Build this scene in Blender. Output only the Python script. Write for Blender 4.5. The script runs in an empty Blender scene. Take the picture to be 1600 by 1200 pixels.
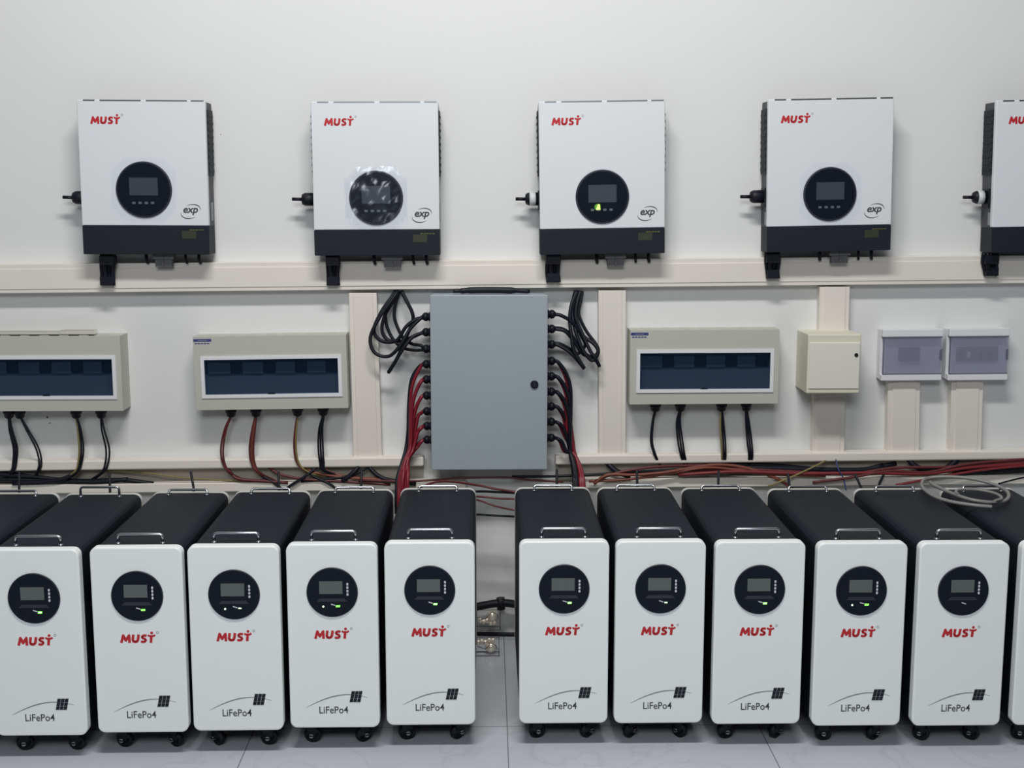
import bpy, math, random
from mathutils import Vector, Matrix
random.seed(7)
S = bpy.context.scene
C = S.collection
PI = math.pi
def R(a): return math.radians(a)

# ---------------------------------------------------------------- camera, world, lights, exposure
CAM = Vector((0.0, -4.72, 1.685))
cd = bpy.data.cameras.new('camera'); cam = bpy.data.objects.new('camera', cd); C.objects.link(cam)
cd.sensor_width = 36.0; cd.lens = 45.0; cd.clip_start = 0.05
cam.location = CAM; cam.rotation_euler = (R(90 - 8.6), 0, R(-1.1))
S.camera = cam
ROT = cam.rotation_euler.to_matrix()

def at(px, py, Y):
    """point of the plane y = Y seen at photo pixel px, py"""
    d = ROT @ Vector(((px - 800) / 2000, -(py - 600) / 2000, -1))
    return CAM + d * ((Y - CAM.y) / d.y)
def atz(px, py, z):
    d = ROT @ Vector(((px - 800) / 2000, -(py - 600) / 2000, -1))
    return CAM + d * ((z - CAM.z) / d.z)

w = bpy.data.worlds.new('World'); S.world = w; w.use_nodes = True
bg = w.node_tree.nodes['Background']
bg.inputs[0].default_value = (0.86, 0.92, 1.0, 1); bg.inputs[1].default_value = 0.10
def area(name, loc, target, sx, sy, power, col):
    ld = bpy.data.lights.new(name, 'AREA'); ld.shape = 'RECTANGLE'; ld.size = sx; ld.size_y = sy
    ld.energy = power; ld.color = col
    o = bpy.data.objects.new(name, ld); C.objects.link(o); o.location = loc
    o.rotation_euler = (Vector(target) - Vector(loc)).to_track_quat('-Z', 'Y').to_euler()
    return o
area('ceiling_light', (-0.08, -2.62, 4.65), (0, -1.0, 1.0), 1.9, 0.30, 126, (1.0, 0.985, 0.965))
area('added_fill_light', (-0.4, -6.6, 3.9), (-0.1, 0, 0.8), 2.4, 1.2, 105, (0.95, 0.975, 1.0))  # unseen fill added behind the camera to brighten the cabinet fronts
vs = S.view_settings
vs.view_transform = 'Standard'; vs.look = 'None'; vs.gamma = 1; vs.use_curve_mapping = False; vs.exposure = 0.0

# ---------------------------------------------------------------- materials
def lin(c):
    c = c / 255
    return c / 12.92 if c <= 0.04045 else ((c + 0.055) / 1.055) ** 2.4
def rgb(r, g, b): return (lin(r), lin(g), lin(b), 1)
def mat(name, col, rough=0.5, metal=0.0, noise=0.0, nscale=8.0, bump=0.0, bscale=60.0, emit=None, estr=0.0, spec=None, coat=0.0):
    m = bpy.data.materials.new(name); m.use_nodes = True
    nt = m.node_tree; b = nt.nodes['Principled BSDF']
    b.inputs['Base Color'].default_value = col; b.inputs['Roughness'].default_value = rough; b.inputs['Metallic'].default_value = metal
    if spec is not None: b.inputs['Specular IOR Level'].default_value = spec
    if coat: b.inputs['Coat Weight'].default_value = coat
    tc = nt.nodes.new('ShaderNodeTexCoord')
    if noise:
        n = nt.nodes.new('ShaderNodeTexNoise'); n.inputs['Scale'].default_value = nscale; n.inputs['Detail'].default_value = 5
        nt.links.new(tc.outputs['Object'], n.inputs['Vector'])
        mx = nt.nodes.new('ShaderNodeMix'); mx.data_type = 'RGBA'
        mx.inputs[6].default_value = tuple(c * (1 - noise) for c in col[:3]) + (1,)
        mx.inputs[7].default_value = tuple(min(1, c * (1 + noise)) for c in col[:3]) + (1,)
        nt.links.new(n.outputs['Fac'], mx.inputs[0]); nt.links.new(mx.outputs[2], b.inputs['Base Color'])
    if bump:
        n2 = nt.nodes.new('ShaderNodeTexNoise'); n2.inputs['Scale'].default_value = bscale; n2.inputs['Detail'].default_value = 4
        nt.links.new(tc.outputs['Object'], n2.inputs['Vector'])
        bp = nt.nodes.new('ShaderNodeBump'); bp.inputs['Strength'].default_value = bump; bp.inputs['Distance'].default_value = 0.002
        nt.links.new(n2.outputs['Fac'], bp.inputs['Height']); nt.links.new(bp.outputs['Normal'], b.inputs['Normal'])
    if emit:
        b.inputs['Emission Color'].default_value = emit; b.inputs['Emission Strength'].default_value = estr
    return m
def clear_mat(name, col, alpha, rough=0.08, tint=(0.98, 0.98, 1, 1), metal=0.0):
    m = bpy.data.materials.new(name); m.use_nodes = True
    nt = m.node_tree; b = nt.nodes['Principled BSDF']
    b.inputs['Base Color'].default_value = col; b.inputs['Roughness'].default_value = rough; b.inputs['Metallic'].default_value = metal
    tr = nt.nodes.new('ShaderNodeBsdfTransparent'); tr.inputs[0].default_value = tint
    mx = nt.nodes.new('ShaderNodeMixShader'); mx.inputs[0].default_value = alpha
    nt.links.new(tr.outputs[0], mx.inputs[1]); nt.links.new(b.outputs[0], mx.inputs[2])
    nt.links.new(mx.outputs[0], nt.nodes['Material Output'].inputs[0])
    return m
M = {}
M['wall'] = mat('wall_paint', rgb(224, 225, 224), 0.75, noise=0.02, nscale=1.6, bump=0.12, bscale=45)
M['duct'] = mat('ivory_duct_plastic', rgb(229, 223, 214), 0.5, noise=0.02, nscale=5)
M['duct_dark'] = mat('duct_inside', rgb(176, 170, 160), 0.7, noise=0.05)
M['white'] = mat('white_powder_coat', rgb(238, 243, 242), 0.42, noise=0.012, nscale=3, bump=0.05, bscale=300)
M['rear_white'] = mat('rear_panel_white', rgb(206, 206, 200), 0.5, noise=0.02)
M['inv_white'] = mat('white_gloss_cover', rgb(222, 226, 229), 0.32, noise=0.01, nscale=3)
M['black'] = mat('black_powder_coat', rgb(24, 29, 38), 0.6, noise=0.08, nscale=6, bump=0.1, bscale=400, spec=0.2)
M['inv_black'] = mat('black_sheet_metal', rgb(27, 33, 41), 0.6, noise=0.06, spec=0.25)
M['inv_side'] = mat('charcoal_case', rgb(62, 63, 70), 0.55, noise=0.05)
M['plug'] = mat('black_plastic', rgb(17, 20, 30), 0.5, noise=0.05, spec=0.3)
M['rubber'] = mat('black_cable_rubber', rgb(15, 19, 30), 0.5, noise=0.08, nscale=20, spec=0.3)
M['red'] = mat('red_cable', rgb(122, 20, 38), 0.45, noise=0.08, nscale=20)
M['mred'] = mat('muted_red_cable', rgb(118, 34, 40), 0.5, noise=0.08, nscale=20)
M['dred'] = mat('dark_red_cable', rgb(92, 34, 38), 0.5, noise=0.08, nscale=20)
M['orange'] = mat('orange_brown_wire', rgb(118, 62, 46), 0.5, noise=0.08, nscale=20)
M['yellow'] = mat('yellow_green_wire', rgb(128, 118, 72), 0.5, noise=0.1, nscale=20)
M['blue'] = mat('blue_wire', rgb(50, 66, 120), 0.5, noise=0.1, nscale=20)
M['disc'] = mat('display_black', rgb(14, 21, 33), 0.3, noise=0.05, spec=0.2)
M['ring'] = mat('display_rim', rgb(48, 52, 60), 0.4, noise=0.05, spec=0.3)
M['lcd'] = mat('lcd_grey', rgb(92, 99, 96), 0.35, noise=0.02)
M['lcd_dark'] = mat('lcd_off', rgb(62, 68, 78), 0.3, noise=0.02)
M['mark'] = mat('pale_print', rgb(205, 210, 212), 0.5, noise=0.02)
M['dimmark'] = mat('dim_print', rgb(90, 97, 106), 0.5, noise=0.02)
M['led'] = mat('green_led', rgb(90, 200, 60), 0.4, noise=0, emit=(0.25, 1.0, 0.12, 1), estr=1.6)
M['led_w'] = mat('white_led', rgb(200, 255, 200), 0.4, emit=(0.8, 1.0, 0.75, 1), estr=1.1)
M['led_hot'] = mat('bright_led', rgb(180, 255, 80), 0.4, emit=(0.55, 1.0, 0.2, 1), estr=1.3)
M['led_glow'] = mat('painted_led_glow', rgb(70, 130, 40), 0.4, emit=(0.2, 0.7, 0.06, 1), estr=0.22)  # glow around the lit LED, put into colour and weak emission
M['logo'] = mat('red_lettering', rgb(188, 32, 42), 0.5, noise=0.03, nscale=40)
M['print'] = mat('dark_print', rgb(58, 62, 68), 0.5, noise=0.03)
M['grey_print'] = mat('grey_print', rgb(138, 142, 144), 0.5, noise=0.03)
M['chrome'] = mat('chrome', rgb(190, 193, 198), 0.24, 1.0, noise=0.03)
M['steel'] = mat('steel', rgb(150, 152, 155), 0.35, 1.0, noise=0.05)
M['panel_grey'] = mat('grey_box_plastic', rgb(190, 190, 180), 0.55, noise=0.02, nscale=4)
M['box_white'] = mat('box_white_plastic', rgb(228, 229, 232), 0.4, noise=0.01)
M['encl'] = mat('blue_grey_enclosure', rgb(157, 168, 173), 0.5, noise=0.03, nscale=2.5, bump=0.12, bscale=350)
M['cream'] = mat('cream_metal', rgb(222, 219, 198), 0.5, noise=0.02)
M['cream_door'] = mat('cream_door', rgb(228, 226, 216), 0.45, noise=0.01)
M['pane'] = clear_mat('blue_tinted_window', rgb(24, 48, 78), 0.16, 0.15, (0.70, 0.77, 0.84, 1))
M['pane_grey'] = clear_mat('smoked_window', rgb(168, 170, 190), 0.38, 0.25, (0.88, 0.89, 0.94, 1))
M['film'] = clear_mat('clear_film', rgb(235, 240, 245), 0.02, 0.15, metal=1.0)
M['film_crinkled'] = clear_mat('crinkled_film', rgb(235, 240, 245), 0.06, 0.22, metal=1.0)
M['inner'] = mat('inner_plate', rgb(122, 130, 138), 0.6, noise=0.04)
M['breaker'] = mat('breaker_body', rgb(112, 120, 124), 0.5, noise=0.04)
M['breaker_dark'] = mat('breaker_dark', rgb(20, 24, 34), 0.5, noise=0.04)
M['sticker'] = mat('blue_sticker', rgb(58, 62, 124), 0.5, noise=0.05, nscale=60)
M['terminal'] = mat('grey_terminal', rgb(98, 98, 100), 0.6, noise=0.15, nscale=60)
M['olive'] = mat('olive_print', rgb(48, 52, 34), 0.5, noise=0.2, nscale=120)
M['yellow_print'] = mat('yellow_print', rgb(96, 94, 48), 0.5, noise=0.1)
M['conduit'] = mat('grey_flex_conduit', rgb(132, 132, 130), 0.45, noise=0.1, nscale=60)
M['brass'] = mat('pale_brass', rgb(250, 238, 222), 0.3, 0.45, noise=0.1, nscale=60)
M['grey_edge'] = mat('door_edge_grey', rgb(100, 104, 120), 0.4, noise=0.03)
M['offcut'] = mat('offcut_plastic', rgb(205, 203, 193), 0.5, noise=0.03)

def floor_mat():
    m = bpy.data.materials.new('marble_tiles'); m.use_nodes = True
    nt = m.node_tree; b = nt.nodes['Principled BSDF']; N = nt.nodes.new; L = nt.links.new
    tc = N('ShaderNodeTexCoord')
    n1 = N('ShaderNodeTexNoise'); n1.inputs['Scale'].default_value = 2.2; n1.inputs['Detail'].default_value = 6; n1.inputs['Distortion'].default_value = 1.2
    L(tc.outputs['Object'], n1.inputs['Vector'])
    sub = N('ShaderNodeMath'); sub.operation = 'SUBTRACT'; sub.inputs[1].default_value = 0.5; L(n1.outputs['Fac'], sub.inputs[0])
    ab = N('ShaderNodeMath'); ab.operation = 'ABSOLUTE'; L(sub.outputs[0], ab.inputs[0])
    vr = N('ShaderNodeValToRGB'); vr.color_ramp.elements[0].position = 0.0; vr.color_ramp.elements[1].position = 0.02
    vr.color_ramp.elements[0].color = rgb(198, 201, 208); vr.color_ramp.elements[1].color = rgb(206, 210, 217)
    L(ab.outputs[0], vr.inputs[0])
    n2 = N('ShaderNodeTexNoise'); n2.inputs['Scale'].default_value = 1.1; n2.inputs['Detail'].default_value = 3
    L(tc.outputs['Object'], n2.inputs['Vector'])
    mx = N('ShaderNodeMix'); mx.data_type = 'RGBA'; mx.blend_type = 'MULTIPLY'; mx.inputs[0].default_value = 0.25
    L(vr.outputs[0], mx.inputs[6]); L(n2.outputs['Fac'], mx.inputs[7])
    # tile joints
    sep = N('ShaderNodeSeparateXYZ'); L(tc.outputs['Object'], sep.inputs[0])
    fac = None
    jx = atz(793, 1150, 0).x
    for ax, off in (('X', jx), ('Y', -0.06)):
        a = N('ShaderNodeMath'); a.operation = 'SUBTRACT'; a.inputs[1].default_value = off; L(sep.outputs[ax], a.inputs[0])
        p = N('ShaderNodeMath'); p.operation = 'PINGPONG'; p.inputs[1].default_value = 0.4; L(a.outputs[0], p.inputs[0])
        lt = N('ShaderNodeMath'); lt.operation = 'LESS_THAN'; lt.inputs[1].default_value = 0.0016; L(p.outputs[0], lt.inputs[0])
        if fac is None: fac = lt
        else:
            mm = N('ShaderNodeMath'); mm.operation = 'MAXIMUM'; L(fac.outputs[0], mm.inputs[0]); L(lt.outputs[0], mm.inputs[1]); fac = mm
    m2 = N('ShaderNodeMix'); m2.data_type = 'RGBA'; m2.inputs[7].default_value = rgb(120, 122, 128)
    L(fac.outputs[0], m2.inputs[0]); L(mx.outputs[2], m2.inputs[6]); L(m2.outputs[2], b.inputs['Base Color'])
    b.inputs['Roughness'].default_value = 0.22
    return m
M['floor'] = floor_mat()

# ---------------------------------------------------------------- mesh building helpers
class MB:
    def __init__(s): s.v = []; s.f = []; s.sm = []; s.mi = []
    def add(s, vs, fs, smooth=False, mi=0):
        o = len(s.v); s.v += [tuple(v) for v in vs]
        for f in fs: s.f.append([i + o for i in f]); s.sm.append(smooth); s.mi.append(mi)
        return s
    def box(s, x0, x1, y0, y1, z0, z1, mi=0):
        vs = [(x, y, z) for x in (x0, x1) for y in (y0, y1) for z in (z0, z1)]
        return s.add(vs, [(0, 1, 3, 2), (4, 6, 7, 5), (0, 4, 5, 1), (2, 3, 7, 6), (0, 2, 6, 4), (1, 5, 7, 3)], mi=mi)
    def prism(s, prof, y0, y1, bev=0.0, mi=0, backbev=0.0, segs=3):
        """prof: list of (x, z) counter-clockwise seen from -y; y0 front, y1 back; front edge rounded by bev"""
        n = len(prof)
        def inset(d):
            out = []
            for i in range(n):
                a = Vector(prof[i - 1]); b = Vector(prof[i]); c = Vector(prof[(i + 1) % n])
                e1 = (b - a).normalized(); e2 = (c - b).normalized()
                n1 = Vector((-e1.y, e1.x)); n2 = Vector((-e2.y, e2.x))
                m = n1 + n2; m = m / max(0.3, m.length_squared) * 2 if m.length > 1e-6 else n1
                out.append((b.x + m.x * d, b.y + m.y * d))
            return out
        rings = []
        if bev:
            for k in range(segs + 1):
                t = k / segs * PI / 2
                rings.append((inset(bev * (1 - math.sin(t))), y0 + bev * (1 - math.cos(t))))
        else: rings.append((prof, y0))
        if backbev:
            for k in range(segs + 1):
                t = k / segs * PI / 2
                rings.append((inset(backbev * (1 - math.cos(t))), y1 - backbev * (1 - math.sin(t))))
        else: rings.append((prof, y1))
        vs = []; fs = []
        for pr, y in rings: vs += [(p[0], y, p[1]) for p in pr]
        for r in range(len(rings) - 1):
            for i in range(n):
                j = (i + 1) % n
                fs.append((r * n + i, (r + 1) * n + i, (r + 1) * n + j, r * n + j))
        o = len(s.v)
        s.add(vs, fs, smooth=False, mi=mi)
        s.f.append([o + i for i in range(n)]); s.sm.append(False); s.mi.append(mi)
        s.f.append([o + (len(rings) - 1) * n + i for i in reversed(range(n))]); s.sm.append(False); s.mi.append(mi)
        return s
    def tube(s, pts, r, n=8, closed_ends=True, mi=0):
        P = [Vector(p) for p in pts]; rings = []
        t = (P[1] - P[0]).normalized()
        up = Vector((0, 0, 1)) if abs(t.z) < 0.9 else Vector((1, 0, 0))
        nx = t.cross(up).normalized()
        for i, p in enumerate(P):
            if i == 0: t = P[1] - P[0]
            elif i == len(P) - 1: t = P[-1] - P[-2]
            else: t = P[i + 1] - P[i - 1]
            if t.length < 1e-9: t = Vector((0, 0, 1))
            t.normalize()
            nx = nx - t * nx.dot(t)
            if nx.length < 1e-6: nx = t.orthogonal()
            nx.normalize(); ny = t.cross(nx)
            rr = r[i] if isinstance(r, (list, tuple)) else r
            rings.append([p + (nx * math.cos(2 * PI * k / n) + ny * math.sin(2 * PI * k / n)) * rr for k in range(n)])
        vs = [v for ring in rings for v in ring]; fs = []
        for i in range(len(P) - 1):
            for k in range(n):
                j = (k + 1) % n
                fs.append((i * n + k, i * n + j, (i + 1) * n + j, (i + 1) * n + k))
        o = len(s.v); s.add(vs, fs, smooth=True, mi=mi)
        s.f.append([o + k for k in reversed(range(n))]); s.sm.append(False); s.mi.append(mi)
        s.f.append([o + (len(P) - 1) * n + k for k in range(n)]); s.sm.append(False); s.mi.append(mi)
        return s
    def cyl(s, a, b, r, r2=None, n=20, mi=0):
        return s.tube([a, b], [r, r if r2 is None else r2], n, mi=mi)
    def revolve(s, a, axis, prof, n=20, mi=0):
        """prof = list of (distance along axis, radius)"""
        a = Vector(a); ax = Vector(axis).normalized()
        return s.tube([a + ax * d for d, r in prof], [max(r, 1e-5) for d, r in prof], n, mi=mi)
    def ball(s, c, r, n=12, mi=0, sz=1.0):
        c = Vector(c); vs = []; fs = []; m = n // 2
        for i in range(m + 1):
            th = PI * i / m
            for k in range(n):
                vs.append(c + Vector((r * math.sin(th) * math.cos(2 * PI * k / n), r * math.sin(th) * math.sin(2 * PI * k / n), r * sz * math.cos(th))))
        for i in range(m):
            for k in range(n):
                j = (k + 1) % n; fs.append((i * n + k, (i + 1) * n + k, (i + 1) * n + j, i * n + j))
        return s.add(vs, fs, True, mi)
    def stroke(s, pts, wd, y=-0.0006, th=0.0006, mi=0):
        """flat ribbon drawn in the xz plane, raised th from the surface at y + th"""
        for i in range(len(pts) - 1):
            a = Vector(pts[i]); b = Vector(pts[i + 1]); d = b - a
            if d.length < 1e-7: continue
            d.normalize(); nn = Vector((-d.y, d.x)) * (wd[i] if isinstance(wd, (list, tuple)) else wd) / 2
            nn2 = Vector((-d.y, d.x)) * (wd[i + 1] if isinstance(wd, (list, tuple)) else wd) / 2
            q = [a - nn, b - nn2, b + nn2, a + nn]
            s.prism([(p.x, p.y) for p in q], y - 0.00004 * (i % 2), y + th, mi=mi)
        for i in range(1, len(pts) - 1):
            w_ = wd[i] if isinstance(wd, (list, tuple)) else wd
            s.prism(circ(pts[i][0], pts[i][1], w_ / 2, 10), y - 0.00008, y + th, mi=mi)
        return s
    def xform(s, m):
        s.v = [tuple(m @ Vector(v)) for v in s.v]; return s
    def build(s, name, mats, parent=None, loc=None, bevel=0.0, rot=None):
        me = bpy.data.meshes.new(name); me.from_pydata(s.v, [], s.f); me.update()
        for p, sm, mi in zip(me.polygons, s.sm, s.mi): p.use_smooth = sm; p.material_index = mi
        for m in (mats if isinstance(mats, (list, tuple)) else [mats]): me.materials.append(m if not isinstance(m, str) else M[m])
        o = bpy.data.objects.new(name, me); C.objects.link(o)
        if parent: o.parent = parent
        if loc is not None: o.location = loc
        if rot is not None: o.rotation_euler = rot
        if bevel:
            b = o.modifiers.new('bevel', 'BEVEL'); b.width = bevel; b.segments = 2; b.limit_method = 'ANGLE'
        return o
def circ(cx, cz, r, n=40, sx=1.0):
    return [(cx + r * sx * math.cos(2 * PI * k / n), cz + r * math.sin(2 * PI * k / n)) for k in range(n)]
def rrect(x0, x1, z0, z1, r, n=5, rt=None):
    rt = r if rt is None else rt
    out = []
    for cx, cz, a0, rr in ((x1 - r, z0 + r, -90, r), (x1 - rt, z1 - rt, 0, rt), (x0 + rt, z1 - rt, 90, rt), (x0 + r, z0 + r, 180, r)):
        for k in range(n + 1):
            a = R(a0 + 90 * k / n); out.append((cx + rr * math.cos(a), cz + rr * math.sin(a)))
    return out
def smooth(pts, n=8):
    P = [Vector(p) for p in pts]; P = [P[0] * 2 - P[1]] + P + [P[-1] * 2 - P[-2]]; out = []
    for i in range(1, len(P) - 2):
        a, b, c, d = P[i - 1:i + 3]
        for k in range(n):
            t = k / n
            out.append(0.5 * ((2 * b) + (c - a) * t + (2 * a - 5 * b + 4 * c - d) * t * t + (3 * b - a - 3 * c + d) * t ** 3))
    out.append(P[-2]); return out
def tag(o, label=None, cat=None, group=None, kind=None):
    if label: o['label'] = label
    if cat: o['category'] = cat
    if group: o['group'] = group
    if kind: o['kind'] = kind
    return o
def empty(name, loc, rot=(0, 0, 0)):
    o = bpy.data.objects.new(name, None); C.objects.link(o); o.location = loc; o.rotation_euler = rot
    o.empty_display_size = 0.05; return o
def copy_tree(o, parent=None):
    c = o.copy(); C.objects.link(c); c.parent = parent
    for ch in [x for x in KIDS(o)]: copy_tree(ch, c)
    return c
def KIDS(o): return [x for x in C.objects if x.parent == o]
def text_mesh(txt, width, height, cx, cz, shear=0.0, bold=0.0, y=-0.0006, th=0.0006):
    """filled lettering of the built-in font, fitted to width x height around cx, cz on the front (-y) face"""
    cu = bpy.data.curves.new('txt', 'FONT'); cu.body = txt; cu.shear = shear; cu.offset = bold; cu.resolution_u = 3
    o = bpy.data.objects.new('txt', cu); C.objects.link(o)
    dg = bpy.context.evaluated_depsgraph_get(); dg.update()
    me = bpy.data.meshes.new_from_object(o.evaluated_get(dg))
    xs = [v.co.x for v in me.vertices]; ys = [v.co.y for v in me.vertices]
    x0, x1, y0, y1 = min(xs), max(xs), min(ys), max(ys)
    kx = width / (x1 - x0); kz = height / (y1 - y0)
    mb = MB()
    mb.add([(cx + (v.co.x - (x0 + x1) / 2) * kx, y, cz + (v.co.y - (y0 + y1) / 2) * kz) for v in me.vertices],
           [list(p.vertices) for p in me.polygons])
    bpy.data.objects.remove(o); bpy.data.curves.remove(cu); bpy.data.meshes.remove(me)
    return mb

def must_letters(h, x0, z0, y):
    """bold slanted four letter wordmark: M U S and a T shaped like a small figure; h = cap height; from x0 to the right"""
    mb = MB(); sh = 0.10
    def P(pts): return [(x0 + (p[0] + p[1] * sh) * h, z0 + p[1] * h) for p in pts]
    t = 0.31 * h
    mb.stroke(P([(0.12, 0), (0.28, 0.9), (0.62, 0.30), (0.96, 0.9), (1.08, 0)]), t, y)
    mb.stroke(P([(1.45, 1), (1.42, 0.38), (1.52, 0.18), (1.72, 0.12), (1.93, 0.18), (2.03, 0.38), (2.06, 1)]), t, y)
    mb.stroke(P([(3.0, 0.82), (2.82, 0.89), (2.58, 0.86), (2.48, 0.70), (2.58, 0.56), (2.84, 0.45), (2.94, 0.30), (2.84, 0.14), (2.60, 0.10), (2.38, 0.18)]), t * 0.9, y)
    mb.stroke(P([(3.55, 0), (3.55, 0.86)]), t, y - 0.00012)
    mb.stroke(P([(3.14, 0.93), (3.34, 0.80), (3.55, 0.82), (3.76, 0.80), (3.98, 0.93)]), t * 0.72, y)
    c = P([(3.56, 1.18)])[0]
    mb.prism(circ(c[0], c[1], 0.17 * h, 14), y, y + 0.0006)
    return mb
def reg_mark(h, x0, z0, y):
    c = (x0 + 4.35 * h, z0 + 1.22 * h); mb = MB()
    mb.stroke([(c[0] + 0.13 * h * math.cos(a), c[1] + 0.13 * h * math.sin(a)) for a in [2 * PI * k / 12 for k in range(13)]], 0.05 * h, y)
    return mb

# ---------------------------------------------------------------- the setting
wb = MB().box(-6, 6, 0, 0.12, 0, 5.0).build('wall_back', 'wall'); tag(wb, kind='structure')
fl = MB().box(-6, 6, -7.5, 0.12, -0.05, 0).build('floor', 'floor'); tag(fl, kind='structure')

# ---------------------------------------------------------------- battery cabinets
BW = 0.27; Z0 = 0.076; Z1 = 0.649; BD = 0.715
def battery(lights='c', rear_up=False):
    t = empty('battery_cabinet', (0, 0, 0))
    # body
    hw = BW / 2 - 0.003
    prof = rrect(-hw, hw, Z0 + 0.002, Z1 - 0.004, 0.012, 4, rt=0.026)
    MB().prism(prof, 0.024, BD - 0.012).build('body', 'black', t)
    fp = MB().prism(rrect(-BW / 2, BW / 2, Z0, Z1, 0.022, 7), 0.0, 0.032, bev=0.005).build('front_panel', 'white', t)
    bp = MB().prism(rrect(-BW / 2 + 0.0015, BW / 2 - 0.0015, Z0, Z1 - 0.0015, 0.026, 7), BD - 0.014, BD, bev=0.002).build('rear_panel', 'rear_white', t)
    # lettering on the panel
    h = 0.0255
    must_letters(h, -0.0565, 0.3575, -0.0005).build('brand_lettering', 'logo', fp)
    reg_mark(h, -0.0565, 0.3575, -0.0004).build('registered_mark', 'grey_print', fp)
    text_mesh('LiFePo4', 0.087, 0.0225, -0.003, 0.1335, bold=0.008).build('chemistry_lettering', 'print', fp)
    arc = []; wd = []
    for k in range(21):
        u = k / 20; arc.append((-0.086 + 0.186 * u, 0.142 + 0.0475 * math.sin((0.05 + 0.66 * u) * PI) ** 1.0 - 0.008)); wd.append(0.0006 + 0.0030 * math.sin(min(1, u * 1.15) * PI) ** 0.8 if u < 0.86 else 0.0012)
    MB().stroke(arc, wd, -0.0004, 0.0005).build('arc_print', 'grey_print', fp)
    sp = MB()
    for i in range(3):
        for j in range(3):
            bx = 0.0450 + i * 0.0112 + j * 0.0024; bz = 0.158 + j * 0.0118
            sp.prism([(bx, bz), (bx + 0.0101, bz), (bx + 0.0124, bz + 0.0107), (bx + 0.0023, bz + 0.0107)], -0.0014, -0.0006)
    sp.build('solar_panel_print', 'inv_black', fp)
    # display
    dz = 0.502; r = 0.0765
    ds = MB().prism(circ(0, dz, r, 48), -0.004, 0.001, bev=0.002, mi=1).prism(circ(0, dz, r - 0.0025, 48), -0.0046, -0.0038, mi=0).build('display', ['disc', 'ring'], t)
    MB().box(-0.038, 0.031, -0.0054, -0.0046, dz - 0.004, dz + 0.035).build('screen', 'lcd', ds)
    MB().prism([(-0.046, dz - 0.028), (0.044, dz - 0.028), (0.035, dz - 0.018), (-0.037, dz - 0.018)], -0.0052, -0.0046).build('display_ledge', 'ring', ds)
    for k in range(4):
        z = dz + 0.026 - k * 0.0105
        MB().prism(rrect(0.043, 0.0485, z - 0.004, z + 0.0035, 0.0012, 2), -0.0052, -0.0046).build('indicator_symbol', 'mark', ds)
    MB().prism([(-0.004, dz - 0.037), (0.009, dz - 0.041), (0.009, dz - 0.038), (-0.004, dz - 0.034)], -0.0052, -0.0046).build('indicator_symbol', 'mark', ds)
    if 'g' in lights:
        MB().prism([(0.010, dz - 0.045), (0.022, dz - 0.045), (0.023, dz - 0.039), (0.011, dz - 0.039)], -0.0056, -0.0046, bev=0.0004).build('indicator_light', 'led', ds)
    if 'c' in lights:
        MB().prism([(0.012, dz - 0.043), (0.021, dz - 0.043), (0.021, dz - 0.0395), (0.012, dz - 0.0395)], -0.0062, -0.0052).build('indicator_light', 'led_w', ds)
    if 'l' in lights:
        MB().prism(circ(-0.027, dz - 0.043, 0.0030, 10), -0.0056, -0.0046).build('indicator_light', 'led_w', ds)
    # handles
    def handle(y, hgt, lean):
        rr = 0.0045; hx = 0.066
        c = 0.008
        pts = [(-hx, 0, 0), (-hx, 0, hgt - c), (-hx + c * 0.3, 0, hgt - c * 0.3), (-hx + c, 0, hgt), (hx - c, 0, hgt), (hx - c * 0.3, 0, hgt - c * 0.3), (hx, 0, hgt - c), (hx, 0, 0)]
        m = MB().tube(pts, rr, 10)
        for s_ in (-1, 1): m.revolve((s_ * hx, 0, -0.002), (0, 0, 1), [(0, 0.0070), (0.004, 0.0070), (0.006, 0.0050)], 14)
        m.xform(Matrix.Translation((0, y, Z1 - 0.004)) @ Matrix.Rotation(lean, 4, 'X'))
        return m
    handle(0.058, 0.028, 0.0).build('handle', 'chrome', t)
    if rear_up: handle(BD - 0.045, 0.034, 0.0).build('handle', 'chrome', t)
    else: handle(BD - 0.050, 0.021, -0.55).build('handle', 'chrome', t)
    # tiny screws on the top edge behind the front panel
    sc = MB()
    for x in (-0.09, -0.02, 0.05, 0.10): sc.cyl((x, 0.040, Z1 - 0.005), (x, 0.040, Z1 - 0.0025), 0.003, n=10)
    sc.build('screws', 'steel', t)
    # casters
    for i, (x, y) in enumerate(((-0.078, 0.075), (0.078, 0.075), (-0.078, BD - 0.08), (0.078, BD - 0.08))):
        a = random.uniform(-0.9, 0.9) if i < 2 else random.uniform(-1.5, 1.5)
        rz = Matrix.Translation((x, y, 0)) @ Matrix.Rotation(a, 4, 'Z')
        m = MB()
        m.box(-0.030, 0.030, -0.030, 0.030, 0.070, 0.077)
        m.revolve((0, 0, 0.058), (0, 0, 1), [(0, 0.020), (0.006, 0.024), (0.013, 0.024)], 18)
        for s_ in (-1, 1):
            m.prism([(-0.010, 0.022), (0.010, 0.022), (0.018, 0.060), (-0.020, 0.060)], s_ * 0.0125 - 0.0015, s_ * 0.0125 + 0.0015)
        m.xform(rz @ Matrix.Translation((0, 0, 0)))
        cs = m.build('caster', 'plug', t)
        wm = MB().revolve((0, -0.0095, 0.026), (0, 1, 0), [(0, 0.016), (0, 0.021), (0.0025, 0.0258), (0.0165, 0.0258), (0.019, 0.021), (0.019, 0.016)], 26)
        wm.xform(rz); wm.build('wheel', 'rubber', cs)
        am = MB().cyl((0, -0.0225, 0.026), (0, 0.0225, 0.026), 0.0066, n=12).xform(rz); am.build('axle_bolt', 'steel', cs)
    return t

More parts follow.
